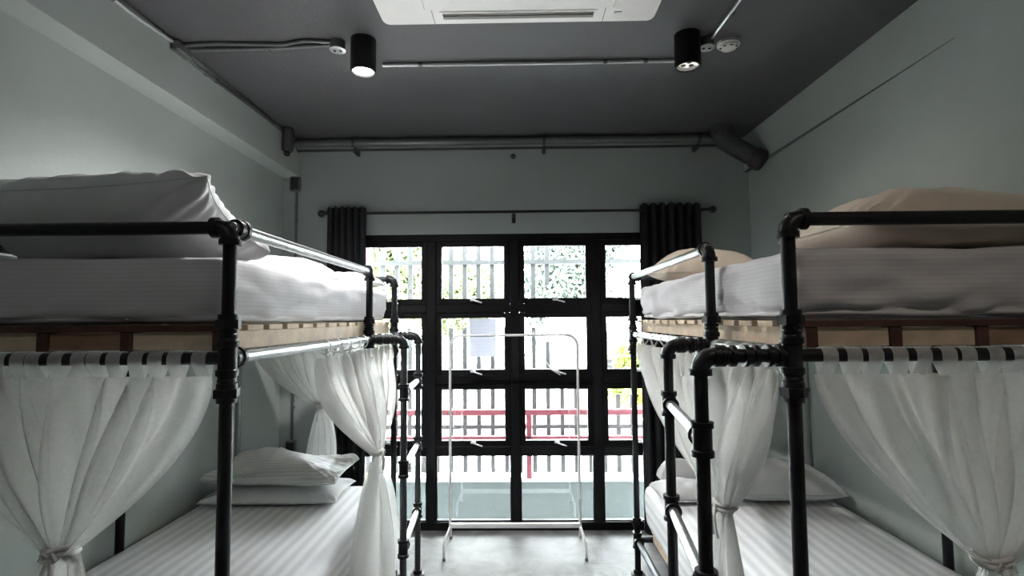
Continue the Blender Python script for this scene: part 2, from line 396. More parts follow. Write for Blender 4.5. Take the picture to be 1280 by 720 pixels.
# ------------------------------------------------------------------ window drapes and rod
def drapes():
    yr = 4.13; zr = 2.537
    rod = empty('curtain_rod', (0, yr, zr), 'thin black curtain rod above the window', 'curtain rod')
    part('rod', MB().cyl((-1.56, yr, zr), (1.51, yr, zr), .011, 10), 'black', rod, 60)
    for s, x in ((-1, -1.56), (1, 1.51)):
        part('finial', MB().lathe((x, yr, zr), (s, 0, 0), [(0, .011), (.012, .014), (.02, .024), (.035, .029), (.05, .026), (.062, .012), (.066, .002)], 14), 'black', rod, 60)
    for x in (-1.59 + .06, -.045, 1.46):
        m = MB().cyl((x, yr, zr - .004), (x, YB, zr - .035), .008, 8); m.box(x - .016, x + .016, YB - .008, YB, zr - .075, zr)
        part('bracket', m, 'black', rod, 60)
    for nm, x0, x1, n, lab in (('l', -1.555, -1.245, 6, 'left'), ('r', .955, 1.44, 7, 'right')):
        rows = []
        for i in range(41):
            t = i / 40; z = 2.585 - t * 2.565; row = []
            for j in range(n * 10 + 1):
                s = j / (n * 10); ph = 2 * PI * n * s
                amp = .036 + .012 * math.sin(3 * s + t * 2)
                x = x0 + (x1 - x0) * s + .008 * math.sin(ph * .5 + 4 * t) * t + (x1 - x0) * .06 * (s - .5) * math.sin(2.2 * t) + .01 * math.sin(ph + PI / 2)
                y = yr + amp * math.sin(ph) * (1 - .1 * t) + .006 * math.sin(5 * t + 9 * s)
                row.append((x, y, z + .007 * math.sin(ph * 2) * (1 if i == 0 else 0)))
            rows.append(row)
        lab = 'dark charcoal drape hanging from the rod %s' % ('near the conduit switch box' if nm == 'l' else 'below the diagonal duct')
        thing('window_drape', MB().grid(rows), 'dark_fabric', ((x0 + x1) / 2, yr, 0), lab, 'curtain', None, 175)
drapes()

# ------------------------------------------------------------------ bunk beds
PR = .0195
def fit_sleeve(mb, p, d, L, k=1.35, kc=1.6, col=.016, seg=16):
    """pipe sleeve with banded ends centred on p along d"""
    r = PR * k; rc = PR * kc; h = L / 2
    mb.lathe(Vector(p) - Vector(d).normalized() * h, d, [(0, PR), (0, rc), (col, rc), (col + .003, r), (L - col - .003, r), (L - col, rc), (L, rc), (L, PR)], seg, False)
def union(mb, p, d, L=.05):
    v = Vector(d).normalized(); p = Vector(p)
    mb.lathe(p - v * L / 2, d, [(0, PR), (0, PR * 1.4), (.012, PR * 1.45), (.012, PR * 1.4)], 16, False)
    mb.lathe(p - v * L * .24, d, [(0, PR), (0, PR * 1.85), (L * .45, PR * 1.85), (L * .45, PR)], 6, False)
    mb.lathe(p + v * L * .2, d, [(0, PR * 1.5), (L * .3, PR * 1.42), (L * .3, PR)], 16, False)
def elbow(mb, p, d1, d2, R=.04):
    """corner p, arms going along d1 and d2 (away from the corner)"""
    p = Vector(p); d1 = Vector(d1).normalized(); d2 = Vector(d2).normalized()
    c = p + d1 * R + d2 * R; pts = []
    for i in range(9):
        t = i / 8 * PI / 2
        pts.append(c - d2 * R * math.cos(t) - d1 * R * math.sin(t))
    mb.tube(pts, PR * 1.28, 14)
    mb.lathe(p + d1 * (R - .004), d1, [(0, PR), (0, PR * 1.6), (.017, PR * 1.6), (.017, PR)], 16, False)
    mb.lathe(p + d2 * (R - .004), d2, [(0, PR), (0, PR * 1.6), (.017, PR * 1.6), (.017, PR)], 16, False)
ZRAIL, ZP, ZL = 1.952, 1.568, .222
def bunk(side, xa, xw, yn, ym, yf, ywm, lad, rungs, label):
    """xa aisle x, xw wall x; yn/yf end posts, ym guard post; lad = ((x, y), (x, y)) ladder uprights"""
    inw = -1 if side == 'L' else 1            # direction from aisle to wall
    root = empty('bunk_bed', ((xa + xw) / 2, (yn + yf) / 2, 0), label, 'bunk bed', 'pipe frame bunk beds')
    Zv = (0, 0, 1)
    guard = (yn, ym) if side == 'L' else (ym, yf)
    def post(x, y, z0, z1, lower=True, mat='metal_backlit'):
        p = part('post', MB().cyl((x, y, z0), (x, y, z1), PR), mat, root, 60)
        f = MB(); fit_sleeve(f, (x, y, ZP), Zv, .10)
        part('tee', f, mat, p, 50)
        f = MB(); union(f, (x, y, ZP + .10), Zv, .056); fit_sleeve(f, (x, y, ZP + .058), Zv, .022, 1.25, 1.35, .008); part('union', f, mat, p, 40)
        if lower:
            f = MB(); union(f, (x, y, ZP - .10), Zv, .056); fit_sleeve(f, (x, y, ZP - .058), Zv, .022, 1.25, 1.35, .008); part('union', f, mat, p, 40)
            f = MB(); fit_sleeve(f, (x, y, ZL), Zv, .10); part('tee', f, mat, p, 50)
            f = MB(); union(f, (x, y, ZL + .115), Zv, .056); part('union', f, mat, p, 40)
            part('floor_flange', MB().lathe((x, y, 0), Zv, [(0, .046), (.008, .046), (.012, .03), (.035, .029), (.035, PR)], 18), mat, p, 40)
        return p
    posts = {}
    for x in (xa, xw):
        for y in (yn, yf):
            posts[(x, y)] = post(x, y, 0, ZRAIL - .03, True, 'galv' if x == xw and y == yf else 'metal_backlit')
    pm = post(xa, ym, ZP, ZRAIL - .03, False)
    part('post', MB().cyl((xw, ywm, 0), (xw, ywm, ZP), PR), 'metal_backlit', root, 60)
    # top rails
    for y in (yn, yf):
        r = part('end_rail', MB().cyl((xa, y, ZRAIL), (xw, y, ZRAIL), PR), 'metal_backlit' if y == yn else 'galv_dark', root, 60)
        for x, d in ((xa, inw), (xw, -inw)):
            e = MB(); elbow(e, (x, y, ZRAIL), (d, 0, 0), (0, 0, -1)); part('elbow', e, 'metal_backlit', r, 50)
    g = part('guard_rail', MB().cyl((xa, guard[0], ZRAIL), (xa, guard[1], ZRAIL), PR * .95), 'galv', root, 60)
    for y, d in ((guard[0], 1), (guard[1], -1)):
        e = MB()
        if abs(y - ym) < .01: elbow(e, (xa, y, ZRAIL), (0, d, 0), (0, 0, -1))
        else: e.lathe((xa, y + d * .02, ZRAIL), (0, d, 0), [(0, PR), (0, PR * 1.5), (.03, PR * 1.45), (.03, PR * 1.65), (.045, PR * 1.65), (.045, PR)], 16, False)
        part('elbow', e, 'metal_backlit', g, 50)
    part('wall_rail', MB().cyl((xw, yn, ZRAIL), (xw, yf, ZRAIL), PR), 'galv_dark', root, 60)
    # platform pipes
    for z, nm in ((ZP, 'upper'), (ZL, 'lower')):
        for x in (xa, xw):
            p = part(nm + '_side_pipe', MB().cyl((x, yn, z), (x, yf, z), PR * .95), 'galv_dark' if z == ZL else 'galv', root, 60)
            for y, d in ((yn, 1), (yf, -1)):
                f = MB().lathe((x, y, z), (0, d, 0), [(.02, PR * 1.35), (.045, PR * 1.35), (.045, PR * 1.65), (.06, PR * 1.65), (.06, PR)], 16, False)
                part('collar', f, 'metal_backlit', p, 50)
        for y in (yn, yf):
            part(nm + '_end_pipe', MB().cyl((xa, y, z), (xw, y, z), PR * .95), 'metal_backlit', root, 60)
    # ladder
    ups = []
    for (x, y) in lad:
        u = part('ladder_upright', MB().cyl((x, y, 0), (x, y, ZP - .03), PR), 'metal_backlit' if side == 'R' else 'galv_dark', root, 60)
        part('floor_flange', MB().lathe((x, y, 0), Zv, [(0, .046), (.008, .046), (.012, .03), (.035, .029), (.035, PR)], 18), 'metal_backlit', u, 40)
        e = MB(); elbow(e, (x, y, ZP), (inw, 0, 0), (0, 0, -1)); part('elbow', e, 'metal_backlit', u, 50)
        a = MB().cyl((x + inw * .03, y, ZP), (xa, y, ZP), PR)
        L = abs(xa - x)
        for k in range(3):
            xx = x + inw * (.075 + (L - .09) * k / 2.6); fit_sleeve(a, (xx, y, ZP), (1, 0, 0), .04, 1.3, 1.6, .012)
        part('standoff', a, 'metal_backlit', u, 50)
        ups.append(u)
    (x0, y0), (x1, y1) = lad
    for z in rungs:
        r = part('rung', MB().cyl((x0, y0, z), (x1, y1, z), PR * .95), 'galv', root, 60)
        f = MB()
        d = Vector((x1 - x0, y1 - y0, 0)).normalized()
        fit_sleeve(f, (x0, y0, z), Zv, .095); f.lathe((x0, y0, z), d, [(.02, PR * 1.3), (.04, PR * 1.3), (.04, PR * 1.6), (.052, PR * 1.6), (.052, PR)], 14, False)
        part('tee', f, 'metal_backlit', r, 50); f = MB()
        fit_sleeve(f, (x1, y1, z), Zv, .095); f.lathe((x1, y1, z), -d, [(.02, PR * 1.3), (.04, PR * 1.3), (.04, PR * 1.6), (.052, PR * 1.6), (.052, PR)], 14, False)
        part('tee', f, 'metal_backlit', r, 50)
    return root
LX, LW, LN, LM, LF = -.853, -1.905, 1.511, 2.936, 3.521
RX, RW, RN, RM, RF = .758, 1.84, 1.471, 2.079, 3.521
bunk('L', LX, LW, LN, LM, LF, 2.50, ((-.655, LM), (-.690, LF)), (1.27, .85, .42), 'pipe frame bunk bed beside the wall beam, ladder at its window end')
bunk('R', RX, RW, RN, RM, RF, 2.34, ((.502, RN), (.583, RM)), (1.34, .94, .50), 'pipe frame bunk bed below the diagonal duct, ladder at its end away from the window')

def pallet(x0, x1, y0, y1, z0, zs, label, strx, h=.078):
    """x0 aisle edge, x1 wall edge"""
    root = empty('pallet', ((x0 + x1) / 2, (y0 + y1) / 2, z0), label, 'pallet', 'pallet bed bases')
    zt = z0 + h; dk = .020; rnd = random.Random(int(abs(x0) * 1000 + z0 * 100))
    n = int((y1 - y0 + .035) / .138); pitch = (y1 - y0 - .103) / (n - 1)
    for i in range(n):
        y = y0 + i * pitch
        part('deck_board', MB().box(x0, x1, y, y + .103, zt - dk - rnd.uniform(0, .001), zt - rnd.uniform(0, .002), .002), 'pine_red_and_shade' if i == 0 else 'pine', root)
    sg = 1 if x1 > x0 else -1
    for k, x in enumerate(strx):
        st = part('stringer', MB().box(x - .017, x + .017, y0 + .045, y1 - .004, z0, zt - dk, .002), 'pine', root)
        part('shaded_end', MB().box(x - .017, x + .017, y0 + .004, y0 + .045, z0, zt - dk, .002), 'pine_red_and_shade', st)  # near end of the stringer, its shade put in as a darker block
    for a, b in zip(strx, strx[1:]):
        lo, hi = min(a, b) + .017, max(a, b) - .017
        for y in (y0 + .012, (y0 + y1) / 2, y1 - .045):
            part('spacer_board', MB().box(lo, hi, y, y + .025, z0 + .003, zt - dk - .002, .002), 'pine' if rnd.random() < .7 else 'pine_dark', root)
    return root
SL = (-.900, -1.178, -1.432, -1.690, -1.93 + .047); SR = (.832, 1.070, 1.313, 1.56, 1.795)
for z0, lv in ((ZP + PR, 'upper'), (ZL + PR, 'lower')):
    ins = .045 if lv == 'lower' else 0
    pallet(-.882 - ins, -1.90, 1.535 + ins, 3.495 - ins, z0, 0, 'wooden pallet base of the %s bunk beside the wall beam' % lv, (SL[0] - ins,) + SL[1:])
    pallet(.788 + ins, 1.815, 1.495 + ins, 3.495 - ins, z0, 0, 'wooden pallet base of the %s bunk below the diagonal duct' % lv, (SR[0] + ins * .6,) + SR[1:])

def mattress(x0, x1, y0, y1, z0, z1, mat, label, rad=.05, wr=.006, seed=0):
    """soft rounded block with a tucked sheet"""
    if x0 > x1: x0, x1 = x1, x0
    mb = MB(); c = Vector(((x0 + x1) / 2, (y0 + y1) / 2, (z0 + z1) / 2)); h = Vector(((x1 - x0) / 2, (y1 - y0) / 2, (z1 - z0) / 2))
    def pt(d):
        p = Vector((d[0] * h.x, d[1] * h.y, d[2] * h.z))
        q = Vector((max(-h.x + rad, min(h.x - rad, p.x)), max(-h.y + rad, min(h.y - rad, p.y)), max(-h.z + rad, min(h.z - rad, p.z))))
        e = p - q
        n = e.normalized() if e.length > 1e-9 else Vector((0, 0, 0))
        out = q + n * rad
        w = out + c
        lowz = max(0, -d[2])
        amp = wr * (1 + 1.5 * lowz) if abs(d[2]) < .98 else wr * .5
        a = noise.noise(Vector((w.x * 5 + seed, w.y * 5, w.z * 16))) + .6 * noise.noise(Vector((w.x * 11, w.y * 11 + seed, w.z * 30)))
        out += n * (a - .5) * amp
        if abs(d[0]) > .98 or abs(d[1]) > .98: out -= Vector((n.x, n.y, 0)) * .018 * max(0, -d[2]) ** 2   # tuck under
        if d[2] < -.98: out.z += .006
        return out + c
    N = {0: 40, 1: 64, 2: 12}
    def lin(n): return [-math.cos(PI * i / n) * .25 + (2 * i / n - 1) * .75 for i in range(n + 1)]
    for ax in range(3):
        u, v = [a for a in range(3) if a != ax]
        for s in (-1, 1):
            rows = []
            for a in lin(N[u]):
                r = []
                for b_ in lin(N[v]):
                    d = [0, 0, 0]; d[ax] = s; d[u] = a; d[v] = b_; r.append(pt(d))
                rows.append(r)
            mb.grid(rows)
    return thing('mattress', mb, mat, (c.x, c.y, z0), label, 'mattress', 'bunk mattresses', 175, True)
ZPT = ZP + PR + .078; ZLT = ZL + PR + .078
mattress(-.884, -1.93, 1.542, 3.49, ZPT, 1.876, 'sheet_fine', 'thick white sheeted mattress on the upper bunk beside the wall beam', .045, .008, 1)
mattress(.79, 1.865, 1.505, 3.49, ZPT, 1.884, 'sheet_fine', 'thick white sheeted mattress on the upper bunk below the diagonal duct', .045, .016, 2)
mattress(-.884, -1.93, 1.545, 3.49, ZLT, .600, 'sheet_wide', 'striped white mattress on the lower bunk beside the wall beam', .06, .004, 3)
mattress(.79, 1.865, 1.505, 3.49, ZLT, .600, 'sheet_wide', 'striped white mattress on the lower bunk below the diagonal duct', .06, .004, 4)

# ------------------------------------------------------------------ pillows
def pillow(w, l, h, loc, rot, mat, label, group, seed, flat=.3, wr=.012, corner=.05, fold=0, blunt=.5):
    """w along x, l along y, h thick; resting with its underside at loc"""
    N = 44; top = []; bot = []
    R = Matrix.Rotation(rot[2], 3, 'Z') @ Matrix.Rotation(rot[1], 3, 'Y') @ Matrix.Rotation(rot[0], 3, 'X')
    for i in range(N + 1):
        rt = []; rb = []
        for j in range(N + 1):
            u = math.sin((2 * i / N - 1) * PI / 2); v = math.sin((2 * j / N - 1) * PI / 2)
            x = w / 2 * u * (1 - corner * (1 - v * v)); y = l / 2 * v * (1 - corner * (1 - u * u))
            e = max(0., (1 - abs(u) ** 2.6) * (1 - abs(v) ** 2.6)) ** blunt
            rim = (1 - e) * min(1, e * 5)
            k = noise.noise(Vector((x * 9 + seed * 3.1, y * 9, seed))) + .6 * noise.noise(Vector((x * 21, y * 21 + seed, seed * 2)))
            ang = math.atan2(v, u)
            pleat = math.sin(ang * 34 + 3 * noise.noise(Vector((u * 2, v * 2, seed)))) * rim * (.3 + abs(u * v))
            zt = h * (1 - flat) * e * (1 + .18 * noise.noise(Vector((x * 3.2, y * 3.2, seed + 5)))) + wr * (k * e + 1.1 * pleat)
            if fold: zt += fold * e * math.sin(3.2 * u + 2.2 * v + seed) * .5
            zb = -h * flat * e * (1 + .15 * noise.noise(Vector((x * 4, y * 4, seed + 9)))) + wr * (.4 * k * e - 1.1 * pleat * (flat > .4))
            rt.append(R @ Vector((x, y, max(zt, zb + .002)))); rb.append(R @ Vector((x, y, zb)))
        top.append(rt); bot.append(rb)
    zmin = min(p.z for r in bot for p in r)
    L = Vector(loc); off = L - Vector((0, 0, zmin))
    mb = MB(); mb.grid([[p + off for p in r] for r in top]); mb.grid([[p + off for p in r][::-1] for r in bot])
    return thing('pillow', mb, mat, loc, label, 'pillow', group, 175, True)
ZUL, ZUR, ZLM = 1.877, 1.886, .600
pillow(.98, .40, .25, (-1.435, 1.785, ZUL - .012), (math.radians(-29), math.radians(-.8), math.radians(-5)), 'cotton', 'plump white pillow propped against the end rail of the upper bunk', 'pillows on the upper bunks', 1, .5, .018, .11, 0, .40)
pillow(.52, .40, .17, (-1.36, 3.00, ZUL), (0, 0, .1), 'cotton', 'soft white pillow lying behind the guard rail of the upper bunk', 'pillows on the upper bunks', 2)
pillow(.42, .24, .11, (-1.12, 3.36, ZUL), (0, 0, -.05), 'cotton', 'flat white pillow at the window end of the upper bunk', 'pillows on the upper bunks', 3)
pillow(.82, .50, .205, (1.425, 1.80, ZUR), (0, 0, .02), 'cotton_beige_lamplit', 'large white pillow, tinted beige for warm lamplight, behind the end rail of the upper bunk', 'pillows on the upper bunks', 4, .35, .012)  # white case; the warm lamplight is put into its cloth colour
pillow(.62, .36, .21, (1.16, 3.27, ZUR), (.05, 0, .08), 'cotton_beige_lamplit', 'beige pillow lying at the window end of the upper bunk', 'pillows on the upper bunks', 5)
pillow(.26, .32, .12, (1.66, 3.2, ZUR), (0, 0, 0), 'cotton', 'small pale pillow beside the beige pillow near the wall', 'pillows on the upper bunks', 6)
pillow(.80, .40, .10, (-1.47, 3.22, ZLM), (0, 0, .03), 'cotton', 'flat white pillow under the rumpled striped pillow', 'pillows on the lower bunks', 7, .3, .012)
pillow(.80, .42, .13, (-1.46, 3.235, ZLM + .105), (.07, .015, -.02), 'pillow_stripe', 'rumpled striped pillow stacked on a flat pillow on the lower bunk', 'pillows on the lower bunks', 8, .38, .02, .06, .07, .42)
pillow(.66, .42, .20, (1.52, 3.24, ZLM), (.05, 0, -.03), 'cotton', 'plump white pillow by the wall on the lower bunk', 'pillows on the lower bunks', 9, .35)
pillow(.36, .30, .10, (.985, 3.20, ZLM), (0, 0, .05), 'cotton', 'small flat white pillow at the aisle edge of the lower bunk', 'pillows on the lower bunks', 10)
pillow(.30, .11, .17, (1.03, 3.425, ZLM), (0, 0, 0), 'cotton', 'white pillow standing behind the small flat pillow', 'pillows on the lower bunks', 11)

# ------------------------------------------------------------------ sheer bed curtains
def sheer(P0, P1, K, tail, nfold, normal, label, seed, kw=.07, tw=.22, tabs=14, rings=0, sk=.5, samp=1.0, bunch=None, ra=.038):
    P0 = Vector(P0); P1 = Vector(P1); K = Vector(K); nv = Vector(normal); d = (P1 - P0).normalized()
    rnd = random.Random(seed)
    root = empty('bed_curtain', (K.x, K.y, K.z - tail), label, 'curtain', 'sheer bed curtains')
    zt = ZP - .052; NS = nfold * 10; NT = 46; NB = 26
    ph = [rnd.uniform(0, 6.28) for _ in range(8)]
    def strand(s, g, off=0.0):
        sw = bunch(s) if bunch else s
        base = P0.lerp(P1, sw); base.z = zt
        dist = abs(s - sk) / max(sk, 1 - sk)
        e = 1.0 + .75 * dist
        h = g ** e
        kp = K + d * ((s - .5) * kw)
        p = base.lerp(kp, h); p.z = zt + (K.z - zt) * g
        jit = .35 * math.sin(2 * PI * 2.3 * s + ph[0])
        w1 = math.sin(2 * PI * (nfold * s + jit) + ph[1]); w2 = math.sin(2 * PI * (nfold * .47 * s) + ph[2] + 1.5 * g); w3 = math.sin(2 * PI * (nfold * 1.9 * s) + ph[3])
        A = (.009 + .038 * math.sin(PI * min(1, g * .9)) ** .8) * (1 - .35 * g ** 3) * samp
        p += nv * (A * (w1 + .8 * w2 * g + .25 * w3) + off)
        p += d * ((.006 + .024 * math.sin(PI * min(1, g * 1.1 + .1)) * (1 - .8 * g)) * math.cos(2 * PI * (nfold * s + jit) + ph[1] + .6) * (1 - dist ** 6))
        p.z -= .035 * (1 - abs(2 * s - 1) ** 2) * 0
        return p
    rows = [[strand(j / NS, i / NT) for j in range(NS + 1)] for i in range(NT + 1)]
    for i in range(1, NB + 1):
        t = i / NB; row = []
        for j in range(NS + 1):
            s = j / NS; wd = kw + (tw - kw) * (1 - (1 - t) ** 2.4)
            a = 2 * PI * (nfold * .35 * s) + ph[4]
            rr = .012 + ra * (1 - (1 - t) ** 2)
            p = K + d * ((s - .5) * wd + .01 * math.sin(3 * t + 8 * s)) + nv * (rr * math.sin(a) + .4 * rr * math.sin(2.3 * a + ph[5] + t))
            p.z = K.z - tail * t * (1 + .04 * math.sin(5 * s + ph[6]) + .02 * math.sin(19 * s))
            row.append(p)
        rows.append(row)
    part('cloth', MB().grid(rows), 'sheer', root, 175)
    hd = []
    gh = .085 / (zt - K.z)
    for i in range(5): hd.append([strand(j / NS, gh * i / 4, .0035) for j in range(NS + 1)])
    part('header_band', MB().grid(hd), 'sheer', root, 175)
    # tie
    tm = MB(); pts = []
    for i in range(20):
        a = 2 * PI * i / 20; pts.append(K + d * (math.cos(a) * (kw / 2 + .006)) + nv * (math.sin(a) * .034) + Vector((0, 0, .004 * math.sin(2 * a))))
    tm.tube(pts, .008, 8, True)
    tm.tube([p + Vector((0, 0, .015)) for p in pts], .007, 8, True)
    q = K + nv * .036
    for sgn in (-1, 1):
        tm.tube([q, q + d * sgn * .014 + Vector((0, 0, .012)) + nv * .006, q + d * sgn * .024 + Vector((0, 0, -.008)) + nv * .006, q + d * sgn * .01 + Vector((0, 0, -.015)), q], .004, 6)
        tm.tube([q, q + d * sgn * .012 + Vector((0, 0, -.04)) + nv * .008, q + d * sgn * .02 + Vector((0, 0, -.10))], .0045, 6)
    part('tie', tm, 'cord', root, 175)
    if tabs:
        for k in range(tabs):
            s = (k + .5) / tabs + rnd.uniform(-.15, .15) / tabs
            sw = bunch(s) if bunch else s
            c = P0.lerp(P1, sw); c.z = ZP
            if rnd.random() < 2:
                R = PR * .95 + .004; path = []
                bot = strand(s, .01) - c
                path.append((bot.dot(nv), bot.z)); path.append((R, -.012))
                for i in range(9):
                    a = PI * i / 8; path.append((math.cos(a) * R, math.sin(a) * R))
                path.append((-R, -.012)); path.append((bot.dot(nv) - .003, bot.z))
                wd = .021; rows2 = []
                for (a, z) in path: rows2.append([c + d * x + nv * (a + .002 * math.sin(x * 150)) + Vector((0, 0, z)) for x in (-wd, -wd * .4, wd * .4, wd)])
                part('tab', MB().grid(rows2), 'sheer', root, 175)
    for k in range(rings):
        s = (k + .5) / rings; sw = bunch(s) if bunch else s
        c = P0.lerp(P1, sw); c.z = ZP - .008
        tilt = rnd.uniform(-.5, .5)
        pts = [c + nv * (math.cos(a) * .031) + Vector((0, 0, 1)) * (math.sin(a) * .031) + d * (math.cos(a) * .031 * tilt) for a in [2 * PI * i / 20 for i in range(20)]]
        part('ring', MB().tube(pts, .0035, 6, True), 'white_metal', root, 175)
    return root
sheer((LW + .06, LN, 0), (LX - .05, LN, 0), (-1.272, LN - .055, 1.045), .55, 10, (0, -1, 0), 'sheer white curtain tied back at the end of the bunk under the propped pillow', 21, .07, .20, 16)
sheer((RX + .055, RN, 0), (RW - .06, RN, 0), (1.225, RN - .055, 1.035), .55, 9, (0, -1, 0), 'sheer white curtain tied back at the end of the bunk under the large lamplit white pillow', 22, .07, .20, 15)
sheer((LX, 2.20, 0), (LX, 3.44, 0), (LX + .06, 2.88, .955), .70, 12, (1, 0, 0), 'sheer white curtain tied beside the ladder with rings on the pipe', 23, .08, .60, 0, 9, .62, 1.1, None, .055)
sheer((RX, 1.56, 0), (RX, 3.42, 0), (RX - .05, 1.86, 1.02), .70, 12, (-1, 0, 0), 'sheer white curtain tied between the mattress and the pipe ladder', 24, .07, .28, 13, 0, .3, 1.1, lambda s: s ** 1.35)
sheer((LW + .10, LF, 0), (LX - .08, LF, 0), (-1.352, LF + .035, 1.10), .46, 13, (0, -1, 0), 'short sheer white curtain at the window end above the rumpled pillow', 25, .06, .22, 12, 0)

# ------------------------------------------------------------------ clothes rack
def rack():
    x0, x1, y, zt, zb_ = -.525, .425, 3.90, 1.555, .165
    r = empty('clothes_rack', (-.05, y, 0), 'thin white metal clothes rack standing before the window', 'clothes rack')
    c = .085; pts = [(x0, y, zb_), (x0, y, zt - c)]
    for i in range(1, 8):
        a = PI / 2 * i / 8; pts.append((x0 + c - c * math.cos(a), y, zt - c + c * math.sin(a)))
    pts += [(x0 + c, y, zt), (x1 - c, y, zt)]
    for i in range(1, 8):
        a = PI / 2 * i / 8; pts.append((x1 - c + c * math.sin(a), y, zt - c + c * math.cos(a)))
    pts += [(x1, y, zt - c), (x1, y, zb_)]
    part('hanging_frame', MB().tube(pts, .0098, 10), 'white_metal', r, 60)
    part('lower_bar', MB().box(x0, x1, y - .012, y + .012, zb_ - .012, zb_ + .022, .004), 'white_metal', r)
    for x, s in ((x0, -1), (x1, 1)):
        for dy in (-1, 1):
            p = [(x, y, zb_ + .0), (x + s * .004, y + dy * .025, zb_ - .012), (x + s * .02, y + dy * .17, zb_ - .045), (x + s * .02, y + dy * .185, zb_ - .065), (x + s * .02, y + dy * .185, .014)]
            l = part('leg', MB().tube(p, .009, 10), 'white_metal', r, 60)
            part('foot_cap', MB().cyl((x + s * .02, y + dy * .185, 0), (x + s * .02, y + dy * .185, .02), .0115, 10), 'grey_vent', l, 60)
rack()

# ------------------------------------------------------------------ ceiling fixtures
def spot(x, y, mat, watt, col, label, cone=2.6):
    r = empty('ceiling_spotlight', (x, y, ZC), label, 'ceiling light', 'black cylinder spotlights')
    R = .066; H = .175
    part('housing', MB().lathe((x, y, ZC), (0, 0, -1), [(0, R), (H - .003, R), (H, R - .003), (H, R - .009), (H - .02, R - .011)], 32, False), 'black', r, 40)
    part('top_cap', MB().cyl((x, y, ZC - .004), (x, y, ZC), R - .001, 24), 'black', r, 40)
    part('reflector', MB().lathe((x, y, ZC - H + .02), (0, 0, -1), [(0, R - .022), (.012, R - .010)], 32, False), 'white_metal', r, 60)
    part('lamp_disc', MB().lathe((x, y, ZC - H + .024), (0, 0, -1), [(0, R - .011), (.004, R - .02), (.007, .012), (.007, .001)], 28), mat, r, 60)
    for k in range(3):
        a = 2 * PI * k / 3 + .5
        part('lens', MB().lathe((x + .024 * math.cos(a), y + .024 * math.sin(a), ZC - H + .017), (0, 0, -1), [(0, .014), (.003, .013), (.004, .009)], 12), 'grey_vent' if mat == 'lamp_dim' else mat, r, 60)
    L = bpy.data.lights.new('spot_lamp', 'SPOT'); L.energy = watt; L.color = col; L.spot_size = cone; L.spot_blend = .9; L.shadow_soft_size = .05
    o = bpy.data.objects.new('spot_lamp', L); COL.objects.link(o); o.parent = r; o.location = (0, 0, -H + .005)
YS = 2.655
spot(-.815, YS, 'lamp_white', 44, (1, .98, .95), 'black ceiling spotlight, brightly lit, beside the round junction box')
spot(.888, YS, 'lamp_dim', 5, (1, .93, .84), 'black ceiling spotlight next to the smoke detector')
spot(-.815, .35, 'lamp_white', 2, (1, .97, .93), 'black ceiling spotlight between the door wall and the air conditioner, beam side')
spot(.888, .35, 'lamp_dim', 6, (1, .86, .72), 'black ceiling spotlight between the door wall and the air conditioner, beneath the pale conduit')
def aircon():
    x0, x1, y0, y1, z = -.652, .658, 1.76, 2.452, 3.112
    r = empty('air_conditioner', (0, (y0 + y1) / 2, ZC), 'white cassette air conditioner set into the dark ceiling', 'air conditioner')
    def rr(a0, a1, b0, b1, rad, z_, n=6):
        out = []
        for cx, cy, st in ((a1 - rad, b1 - rad, 0), (a0 + rad, b1 - rad, 1), (a0 + rad, b0 + rad, 2), (a1 - rad, b0 + rad, 3)):
            for i in range(n + 1):
                t = PI / 2 * (st + i / n); out.append((cx + rad * math.cos(t), cy + rad * math.sin(t), z_))
        return out
    m = MB(); rings = [rr(x0 + .012, x1 - .012, y0 + .012, y1 - .012, .03, ZC), rr(x0, x1, y0, y1, .035, ZC - .012), rr(x0, x1, y0, y1, .035, z + .008), rr(x0 + .008, x1 - .008, y0 + .008, y1 - .008, .03, z)]
    k = len(rings[0])
    vs = [p for q in rings for p in q]; fs = [(a * k + i, a * k + (i + 1) % k, (a + 1) * k + (i + 1) % k, (a + 1) * k + i) for a in range(3) for i in range(k)]
    fs.append(tuple(range(3 * k, 4 * k)))
    m.add(vs, fs); part('fascia', m, 'white_plastic', r, 40)
    m = MB().box(x0 + .22, x1 - .22, y0 + .2, y1 - .135, z - .012, z, .006); part('intake_panel', m, 'white_plastic', r)
    for yv in (y1 - .077, y0 + .09):
        v = part('air_outlet', MB().box(-.365, .372, yv - .03, yv + .034, z - .004, z + .002), 'white_plastic', r)
        part('slot', MB().box(-.352, .359, yv - .020, yv + .024, z - .0055, z - .003), 'grey_vent', v)
        part('louver', MB().box(-.350, .357, yv - .006, yv + .012, z - .010, z - .005, .002), 'grey_vent', v)
    part('receiver', MB().box(.455, .49, y1 - .09, y1 - .07, z - .004, z, .0015), 'white_metal', r)
    for x in (-.40, .41): part('panel_seam', MB().box(x - .0015, x + .0015, y1 - .14, y1 - .01, z - .0012, z), 'grey_vent', r)
aircon()
